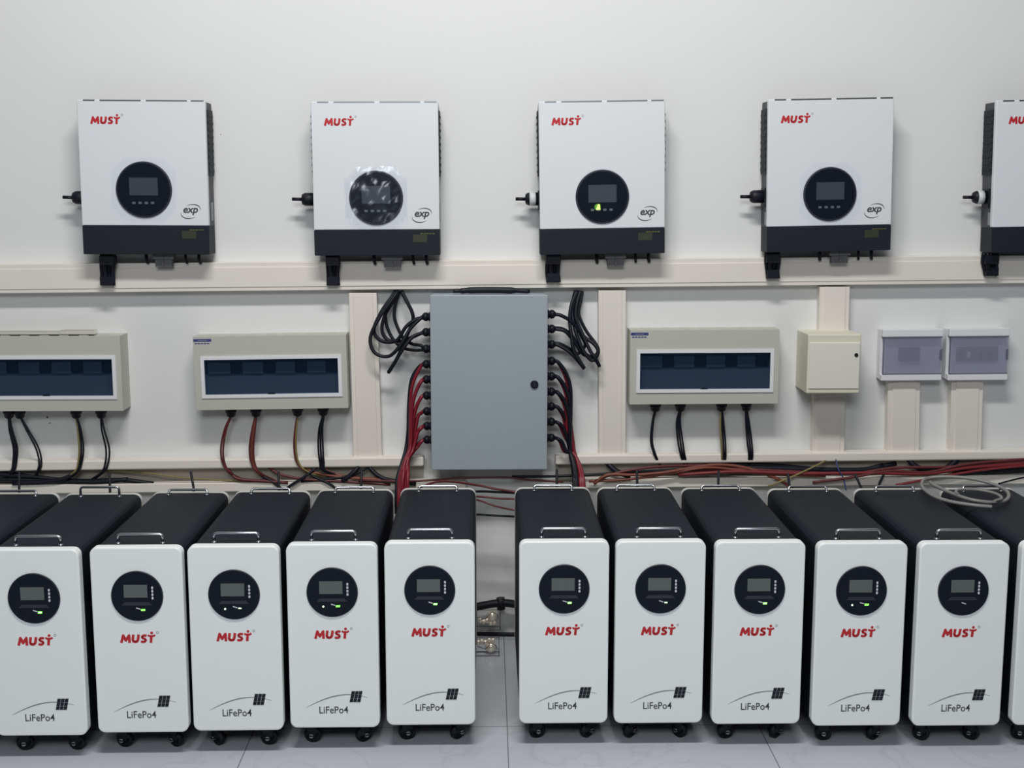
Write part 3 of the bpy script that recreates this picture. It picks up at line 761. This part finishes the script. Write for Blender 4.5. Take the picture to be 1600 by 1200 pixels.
coil([(1215, 52, -.03), (1190, 110, -.05), (1180, 180, -.06), (1200, 280, -.08), (1240, 380, -.095), (1290, 435, -.10), (1322, 390, -.10), (1300, 345, -.09), (1240, 300, -.075), (1180, 225, -.08), (1120, 188, -.085)], glR[0], rc, 'black cable right of the enclosure running from the outer loop to the top right gland', gR)
coil([(1225, 52, -.035), (1205, 120, -.055), (1200, 200, -.07), (1240, 300, -.085), (1280, 385, -.10), (1305, 420, -.105), (1328, 464, -.10), (1300, 425, -.09), (1240, 400, -.08), (1190, 330, -.08), (1140, 275, -.085)], glR[1], rc, 'black cable right of the enclosure whose fold hangs furthest right', gR)
coil([(1205, 52, -.035), (1175, 130, -.06), (1165, 210, -.075), (1175, 300, -.09), (1190, 385, -.10), (1245, 478, -.105), (1205, 430, -.095), (1160, 385, -.09), (1110, 355, -.085)], glR[2], rc, 'black cable right of the enclosure whose fold hangs nearest the enclosure', gR)
coil([(1235, 52, -.03), (1225, 110, -.04), (1215, 180, -.05), (1255, 270, -.06), (1310, 345, -.07), (1322, 385, -.075), (1285, 415, -.08), (1220, 370, -.07), (1180, 300, -.065), (1130, 262, -.07)], glR[1] + Vector((0, 0.006, 0.004)), rc * 0.9, 'black cable right of the enclosure passing behind the others to the second right gland', gR)
coil([(1195, 52, -.03), (1185, 100, -.045), (1190, 190, -.055), (1225, 290, -.06), (1250, 350, -.065), (1205, 400, -.065), (1165, 370, -.07), (1115, 345, -.075)], glR[2] + Vector((0, 0.006, 0.004)), rc * 0.9, 'black cable right of the enclosure making the shortest loop to the third right gland', gR)

# red and black battery leads from the six lower glands on each side
gRL = 'red battery leads left of the enclosure'; gRR = 'battery leads right of the enclosure'
def lead(uvs, gland, r, m, label, group):
    P0 = [gland.copy()] + [at(*cv(*q)) for q in uvs]
    P = smooth(P0, 8); c = P[0].copy()
    o = MB().tube([q - c for q in P], r, 8).build('battery_lead', m, None, loc=c); tag(o, label, 'cable', group)
rl = 0.0070
L_ = [(284, 0), (291, 1), (297, 2), (301, 3), (305, 4), (309, 5)]
for i in range(6):
    g = glL[3 + i]; gv = (gl[3 + i] - 440) * 3.529
    xb = 287 + i * 4.5
    Y = -0.075 - 0.012 * ((i * 2) % 3)
    uv = [(345, gv + 12, Y)]
    if gv + 130 < 800: uv += [(318 + i * 1, gv + 62, Y), (xb + 8, gv + 130, Y)]
    else: uv += [(325, gv + 40, Y)]
    if gv + 220 < 850: uv += [(xb, gv + 220, Y)]
    uv += [(xb - 5, 905 + i * 6, Y - 0.01), (256 + i * 4, 985, Y - 0.04), (228 + i * 9, 1080, -0.16 - 0.01 * (i % 3)), (222 + i * 9, 1180, -0.19), (222 + i * 9, 1280, -0.19)]
    lead(uv, g, rl * (1.0 if i else 0.9), 'red', f'red battery lead from the {ordn[3 + i]} gland down on the left of the enclosure', gRL)
for i in (0, 5):
    g = glL[3 + i] + Vector((0, 0.008, 0)); gv = (gl[3 + i] - 440) * 3.529
    uv = [(330, gv + 20, -.05), (292 if i == 0 else 312, gv + 90 if i == 0 else gv + 35, -.05)]
    if i == 0: uv += [(278, 680, -.05), (274, 820, -.06)]
    uv += [(262 if i == 0 else 285, 920, -.07), (240 if i == 0 else 262, 1000, -.11), (215 if i == 0 else 235, 1085, -0.15), (210, 1180, -0.17), (210, 1280, -.17)]
    lead(uv, g, rl * 0.95, 'rubber', ['black battery lead from the fourth gland down on the left, outermost of the red bundle', '', '', '', '', 'black battery lead from the lowest gland on the left of the enclosure'][i], 'black battery leads left of the enclosure')
for i in range(6):
    g = glR[3 + i]; gv = (gr[3 + i] - 440) * 3.529
    for mi, (m, dx, dy) in enumerate((('rubber', 4, 0.0), ('red', -7, 0.009))):
        Y = -0.085 - 0.010 * (i % 3) + dy * 2.0
        xb = (1172 - i * 3 if m == 'rubber' else 1158 - i * 2)
        uv = [(1100 + dx * 0.3, gv + 6, Y)]
        if gv + 130 < 830: uv += [(1135 + dx, gv + 55, Y), (xb - 6, gv + 130, Y)]
        else: uv += [(1120 + dx, gv + 25, Y), (1143 + dx, gv + 75, Y)]
        if gv + 220 < 850: uv += [(xb, gv + 230, Y)]
        off = i * 3.5
        if m == 'rubber': uv += [(1168, 930 + i * 3, Y), (1180 + off * 0.6, 1010, Y - 0.03), (1188 + off * 1.0, 1095, -0.16), (1190 + off, 1190, -0.18), (1190 + off, 1280, -0.18)]
        else: uv += [(1190 if i < 3 else 1182, 930 + i * 3, Y), (1206 + off * 0.8, 1010, Y - 0.03), (1222 + off * 1.1, 1095, -0.16), (1228 + off, 1190, -0.18), (1228 + off, 1280, -0.18)]
        lead(uv, g + Vector((0, dy, -0.003 * mi)), rl * (1.0 if m == 'rubber' else 0.9), m, f"{'black' if m == 'rubber' else 'red'} battery lead from the {ordn[3 + i]} gland down on the right of the enclosure", gRR)

# ---------------------------------------------------------------- cream metal box
CD = 0.17
p, wd, h = rect_of(1261.5, 1344.5, 522.5, 615, -CD)
o = empty('junction_box', (p.x, 0, p.z), (0, 0, 0)); tag(o, 'cream metal junction box with a hinged door and small round lock', 'junction box')
hw, hh = wd / 2, h / 2
MB().box(-hw, hw, -CD, 0, -hh, hh).build('housing', 'cream', o, bevel=0.004)
dr = MB().prism(rrect(-hw + 0.006, hw - 0.004, -hh + 0.018, hh - 0.030, 0.003, 3), -CD - 0.004, -CD + 0.002, bev=0.002).build('door', 'cream_door', o)
q = at(1337.5, 554.5, -CD)
MB().revolve((q.x - p.x, -CD - 0.007, q.z - p.z), (0, 1, 0), [(0, 0.0065), (0.004, 0.0075)], 16).build('lock', 'plug', dr)

# ---------------------------------------------------------------- two small breaker boxes
SD = 0.070
def small_box(l, r, t, b, label, kind):
    p, wd, h = rect_of(l, r, t, b, -SD)
    o = empty('breaker_box', (p.x, 0, p.z), (0, R(-0.4), 0)); tag(o, label, 'breaker box', 'small white breaker boxes with smoked doors')
    hw, hh = wd / 2, h / 2; k = h / 80.0
    dt, db = hh - 12 * k, -hh + 10 * k
    m = MB()
    m.box(-hw, hw, -SD + 0.026, 0, -hh + 0.002, hh - 0.002)
    m.box(-hw, hw, -SD, -SD + 0.026, dt, hh); m.box(-hw, hw, -SD, -SD + 0.026, -hh, db)
    m.build('housing', 'box_white', o, bevel=0.003)
    if kind == 'a':
        MB().box(-hw * 0.40, hw * 0.28, -SD + 0.012, -SD + 0.027, dt - 38 * k, dt - 17 * k).build('breaker', 'sticker', o)
    else:
        MB().box(-hw * 0.68, hw * 0.70, -SD + 0.018, -SD + 0.027, dt - 39 * k, dt - 17 * k).build('breaker', 'terminal', o)
        for cx in (-0.56, -0.30, 0.10, 0.42):
            MB().box(hw * cx - 0.006, hw * cx + 0.006, -SD + 0.008, -SD + 0.020, dt - 34 * k, dt - 24 * k).build('switch_lever', 'plug' if cx != -0.30 else 'mark', o)
    pnl = MB().prism([(-hw + 0.003, db), (hw - 0.006, db), (hw - 0.003, dt), (-hw + 0.003, dt)], -SD + 0.001, -SD + 0.004).build('smoked_door', 'pane_grey', o)
    ed = MB()
    ed.box(-hw + 0.003, -hw + 0.006, -SD - 0.0005, -SD + 0.004, db, dt); ed.box(-hw + 0.003, hw - 0.003, -SD - 0.0005, -SD + 0.003, dt - 0.003, dt)
    ed.box(-hw + 0.003, hw - 0.003, -SD - 0.0005, -SD + 0.003, db, db + 0.003)
    ed.prism([(hw - 0.012, -0.016), (hw - 0.003, -0.022), (hw - 0.003, 0.022), (hw - 0.012, 0.016)], -SD - 0.001, -SD + 0.0005)
    ed.build('door_edge', 'grey_edge', pnl)
small_box(1378.5, 1473, 514.5, 595, 'small white breaker box beside the cream box, dark blue square behind its smoked door', 'a')
small_box(1482.5, 1576.5, 513.5, 594.5, 'small white breaker box with several small levers behind its smoked door, nearest the right edge', 'b')

# ---------------------------------------------------------------- loose cables in and below the open duct
gT = 'loose cables in the open lower duct'
def tray(pts, r, m, label): cable('cable', pts, r, m, label, gT)
Yt = -0.030
tray([(-60, 742, -.03), (20, 741, -.035), (60, 748, -.04), (120, 752, -.045), (190, 750, -.05), (240, 756, -.045)], 0.0085, 'rubber', 'thick black cable at far left of the open duct, sagging toward the second cabinet')
tray([(-60, 748, -.045), (30, 750, -.05), (90, 752, -.05), (150, 753, -.055), (200, 749, -.05)], 0.0085, 'rubber', 'thick black cable lowest at far left of the open duct')
tray([(-60, 738, -.045), (40, 744, -.05), (100, 750, -.045), (160, 752, -.05)], 0.0080, 'rubber', 'thick black cable in front at far left of the open duct')
tray([(125, 728, -.03), (118, 738, -.05), (100, 748, -.06), (70, 753, -.06), (20, 755, -.06)], 0.0085, 'rubber', 'thick black cable bending down behind the leftmost cabinets')
tray([(165, 736, -.03), (230, 739, -.045), (280, 746, -.05), (360, 751, -.05), (420, 754, -.05)], 0.0030, 'yellow', 'thin yellow green wire left of the black rods, rising to the duct lip')
tray([(355, 726, -.03), (360, 738, -.05), (372, 748, -.06), (400, 751, -.06), (450, 754, -.06)], 0.0060, 'dred', 'dark red cable curving out below the duct lip under the second distribution box')
tray([(415, 726, -.035), (435, 740, -.05), (470, 748, -.06), (530, 752, -.06), (610, 757, -.06)], 0.0055, 'dred', 'dark red cable crossing below the duct lip toward the red lead bundle')
tray([(396, 727, -.035), (408, 742, -.05), (425, 752, -.06), (440, 764, -.06)], 0.0060, 'rubber', 'black cable curving down behind the third cabinet from left')
tray([(475, 726, -.035), (490, 738, -.05), (540, 746, -.06), (600, 750, -.065), (650, 753, -.07)], 0.0055, 'orange', 'orange brown cable running right below the duct lip to the red lead bundle')
tray([(500, 724, -.03), (512, 736, -.05), (545, 745, -.055), (590, 748, -.06)], 0.0050, 'orange', 'orange brown wire between two black crossing cables left of the enclosure')
tray([(470, 728, -.04), (490, 744, -.06), (515, 756, -.065), (530, 768, -.065)], 0.0050, 'rubber', 'black wire crossing down behind the fourth cabinet from left')
tray([(498, 727, -.045), (480, 742, -.065), (455, 758, -.07), (440, 770, -.07)], 0.0055, 'rubber', 'black wire crossing down to the left behind the fourth cabinet')
tray([(580, 726, -.035), (565, 736, -.05), (540, 745, -.06), (470, 752, -.06)], 0.0055, 'rubber', 'black cable fanning to the left under the left vertical duct')
tray([(562, 722, -.035), (558, 732, -.055), (548, 742, -.065), (535, 752, -.065)], 0.0085, 'rubber', 'thick black cable under the left vertical duct')
tray([(572, 722, -.035), (584, 738, -.055), (600, 748, -.065), (620, 752, -.075), (650, 756, -.08)], 0.0085, 'rubber', 'thick black cable curving right under the left vertical duct')
# across the gap below the enclosure
tray([(560, 750, -.07), (640, 752, -.09), (720, 747, -.09), (790, 746, -.09), (830, 750, -.09), (880, 753, -.09)], 0.0040, 'dred', 'upper dark red cable stretched across below the enclosure')
tray([(650, 764, -.302), (690, 752, -.25), (745, 758, -.20), (775, 764, -.20), (812, 770, -.20), (850, 780, -.302)], 0.0042, 'dred', 'dark red cable slanting down across the gap between the two cabinet rows')
tray([(715, 772, -.302), (745, 768, -.19), (780, 769, -.19), (812, 771, -.19), (845, 776, -.302)], 0.0045, 'rubber', 'black cable running level across the gap between the two cabinet rows')
tray([(715, 780, -.302), (745, 776, -.20), (780, 779, -.20), (812, 780, -.20), (845, 784, -.302)], 0.0038, 'dred', 'dark red cable, third down in the gap between the two cabinet rows')
tray([(715, 778, -.302), (745, 781, -.22), (775, 791, -.22), (812, 799, -.22), (845, 806, -.302)], 0.0032, 'dred', 'thin brownish cable sagging to the right in the gap between the cabinet rows')
tray([(715, 806, -.302), (745, 804, -.20), (780, 806, -.20), (812, 808, -.20), (845, 814, -.302)], 0.0040, 'rubber', 'lowest black cable crossing the gap between the two cabinet rows')
# right side
tray([(800, 745, -.06), (870, 744, -.07), (920, 742, -.07), (990, 738, -.07), (1060, 734, -.06), (1140, 733, -.05)], 0.0055, 'rubber', 'black cable rising from the enclosure to the right open duct')
tray([(930, 752, -.08), (960, 740, -.08), (1010, 731, -.075), (1060, 728, -.06), (1110, 727, -.05)], 0.0055, 'dred', 'dark red cable arching up right of the lead bundle')
tray([(928, 756, -.08), (950, 742, -.085), (990, 742, -.085), (1040, 738, -.085), (1110, 727, -.07), (1160, 730, -.07), (1210, 746, -.08), (1240, 764, -.08)], 0.0060, 'orange', 'orange brown cable arching over two cabinets right of the enclosure')
tray([(920, 752, -.075), (980, 749, -.08), (1040, 741, -.08), (1100, 731, -.08), (1150, 734, -.08), (1200, 741, -.08), (1290, 744, -.08)], 0.0050, 'orange', 'orange brown cable running lower beside its twin right of the enclosure')
tray([(1060, 742, -.075), (1150, 737, -.085), (1250, 740, -.085), (1350, 739, -.085), (1450, 740, -.085), (1520, 730, -.08), (1660, 722, -.07)], 0.0065, 'mred', 'long red cable sagging along the right open duct')
tray([(1060, 736, -.06), (1150, 733, -.07), (1240, 737, -.075), (1330, 740, -.08), (1400, 731, -.08), (1500, 729, -.075), (1660, 718, -.07)], 0.0055, 'dred', 'long dark red cable along the middle of the right open duct')
tray([(1270, 754, -.09), (1330, 746, -.09), (1390, 736, -.085), (1450, 738, -.085), (1520, 724, -.08), (1660, 714, -.06)], 0.0055, 'dred', 'dark red cable rising from the fourth cabinet right of the gap')
tray([(1400, 758, -.09), (1470, 745, -.09), (1530, 735, -.085), (1600, 728, -.08), (1660, 726, -.07)], 0.0050, 'mred', 'red cable coming out beneath the grey conduit coil')
tray([(1100, 729, -.035), (1180, 731, -.04), (1280, 734, -.045), (1350, 734, -.045), (1400, 724, -.035)], 0.0100, 'rubber', 'thick black cable lying deep in the right open duct')
tray([(1130, 726, -.03), (1200, 727, -.035), (1260, 732, -.04), (1330, 737, -.045), (1380, 727, -.04)], 0.0090, 'rubber', 'second thick black cable deep in the right open duct')
tray([(1418, 714, -.035), (1428, 727, -.05), (1448, 735, -.06), (1475, 733, -.06), (1492, 722, -.05), (1496, 712, -.035)], 0.0120, 'rubber', 'thick black cable loop hanging out of the duct between the two right vertical ducts')
tray([(1490, 738, -.05), (1560, 735, -.05), (1610, 730, -.05), (1670, 730, -.05)], 0.0130, 'rubber', 'thick black cable at the right end of the open duct')
tray([(1520, 728, -.04), (1580, 727, -.04), (1670, 722, -.04)], 0.0110, 'rubber', 'upper thick black cable at the right end of the open duct')
tray([(948, 722, -.035), (955, 730, -.05), (966, 738, -.06), (985, 744, -.06)], 0.0110, 'rubber', 'thick black cable under the right vertical duct by the enclosure')
tray([(1200, 760, -.095), (1240, 744, -.095), (1270, 730, -.08), (1290, 720, -.06)], 0.0035, 'yellow', 'thin yellow wire crossing up to the duct below the cream box')
tray([(1306, 718, -.06), (1310, 733, -.09), (1318, 748, -.09), (1322, 766, -.09)], 0.0025, 'blue', 'thin blue wire hanging below the cream box')
tray([(1381, 741, -.095), (1374, 756, -.095), (1370, 768, -.095)], 0.0050, 'rubber', 'short black cable stub behind the cabinet with the conduit coil')
tray([(1560, 756, -.09), (1600, 746, -.09), (1670, 735, -.08)], 0.0035, 'rubber', 'thin black wire at the right edge above the last cabinet')

# grey flexible conduit coiled on top of the two rightmost cabinets
zt = Z1 + 0.006
def ct(u, v, dz=0.0):  # coordinates read in a 3x crop that starts at 1200, 420
    return atz(1200 + u / 3, 420 + v / 3, zt + dz)
pts = [ct(1050, 1116, 0.002), ct(960, 1108, 0.004), ct(850, 1090, 0.006), ct(770, 1062, 0.010), ct(722, 1020, 0.014), ct(740, 985, 0.02), ct(830, 975, 0.03), ct(960, 985, 0.03), ct(1070, 1015, 0.018), ct(1125, 1050, 0.008), ct(1115, 1085, 0.006),
       ct(1050, 1095, 0.008), ct(950, 1082, 0.014), ct(860, 1052, 0.016), ct(780, 1015, 0.02), ct(760, 1000, 0.022)]
P = smooth(pts, 14); c = P[0].copy()
o = MB().tube([q - c for q in P], [0.0058 + (0.0006 if k % 2 else 0) for k in range(len(P))], 10).build('flexible_conduit', 'conduit', None, loc=c)
tag(o, 'grey flexible conduit, large coil lying across the two rightmost cabinet tops', 'conduit')
pts = [ct(890, 1056, 0.022), ct(880, 1046, 0.022), ct(900, 1036, 0.022), ct(980, 1036, 0.020), ct(1060, 1052, 0.016), ct(1095, 1075, 0.017), ct(1060, 1090, 0.020)]
P = smooth(pts, 12); c = P[0].copy()
o = MB().tube([q - c for q in P], 0.0052, 10).build('flexible_conduit', 'conduit', None, loc=c)
tag(o, 'grey flexible conduit, small inner loop inside the large coil', 'conduit')

# ---------------------------------------------------------------- things at the foot of the wall in the centre gap
def fcable(pts, r, m, label):
    P = smooth([Vector(q) for q in pts], 6); c = P[0].copy()
    o = MB().tube([q - c for q in P], r, 10).build('cable', m, None, loc=c); tag(o, label, 'cable', 'cables at the foot of the wall')
fcable([at(715, 956, -.05), at(745, 948, -.05), at(784, 942, -.05), at(815, 946, -.05), at(840, 950, -.05)], 0.015, 'rubber', 'thick black cable bundle held against the wall at the back of the centre gap')
o = MB().tube([at(782, 934, -.05), at(783, 952, -.052)], 0.0165, 10).build('cable_tie', 'plug'); o.scale = (1, 1, 1)
tag(o, 'black tie around the thick cable bundle in the centre gap', 'cable tie')
fcable([(atz(715, 992, 0.008)), (atz(745, 990, 0.008)), (atz(785, 991, 0.008)), (atz(815, 991, 0.008)), (atz(840, 990, 0.008))], 0.0075, 'rubber', 'black cable lying on the floor along the foot of the wall in the centre gap')
rng = random.Random(3)
for (cx, cy, Y, lab, upside) in ((769, 962, -.06, 'upper cluster of shiny pale metal fittings against the wall in the centre gap', 1), (767, 1016, None, 'floor reflection of the metal fittings in the centre gap, modelled as a second cluster', -1)):  # second cluster is the first one's floor reflection, built as solid pieces
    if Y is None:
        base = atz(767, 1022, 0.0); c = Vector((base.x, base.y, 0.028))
    else:
        c = at(cx, cy, Y); base = c
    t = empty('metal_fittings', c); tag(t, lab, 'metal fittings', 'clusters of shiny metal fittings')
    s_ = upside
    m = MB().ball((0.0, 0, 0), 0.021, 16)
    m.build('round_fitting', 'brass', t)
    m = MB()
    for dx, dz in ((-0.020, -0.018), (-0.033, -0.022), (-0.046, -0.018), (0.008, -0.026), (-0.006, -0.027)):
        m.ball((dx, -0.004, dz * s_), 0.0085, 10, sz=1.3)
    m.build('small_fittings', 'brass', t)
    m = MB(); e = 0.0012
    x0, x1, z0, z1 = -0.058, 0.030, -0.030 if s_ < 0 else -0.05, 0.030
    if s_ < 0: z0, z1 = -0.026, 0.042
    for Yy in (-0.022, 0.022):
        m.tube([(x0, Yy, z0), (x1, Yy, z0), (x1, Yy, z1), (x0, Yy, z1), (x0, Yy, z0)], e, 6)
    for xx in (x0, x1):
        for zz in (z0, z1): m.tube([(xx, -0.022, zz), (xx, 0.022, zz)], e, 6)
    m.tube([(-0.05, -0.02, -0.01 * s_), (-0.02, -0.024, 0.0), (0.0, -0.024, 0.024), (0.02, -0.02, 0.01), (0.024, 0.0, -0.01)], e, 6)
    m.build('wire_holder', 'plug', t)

# scratch on one cabinet, small drilled hole marks on the wall
q0 = at(75, 650, -0.001)
MB().xform(Matrix.Identity(4))
m = MB()
for px, py, r in ((74, 652, 0.004), (78, 661, 0.0025), (345, 210, 0.0015)):
    q = at(px, py, 0); m.revolve((q.x, 0.0, q.z), (0, -1, 0), [(0, r), (0.0008, r)], 8)
o = m.build('trim_1', 'print'); tag(o, kind='structure')
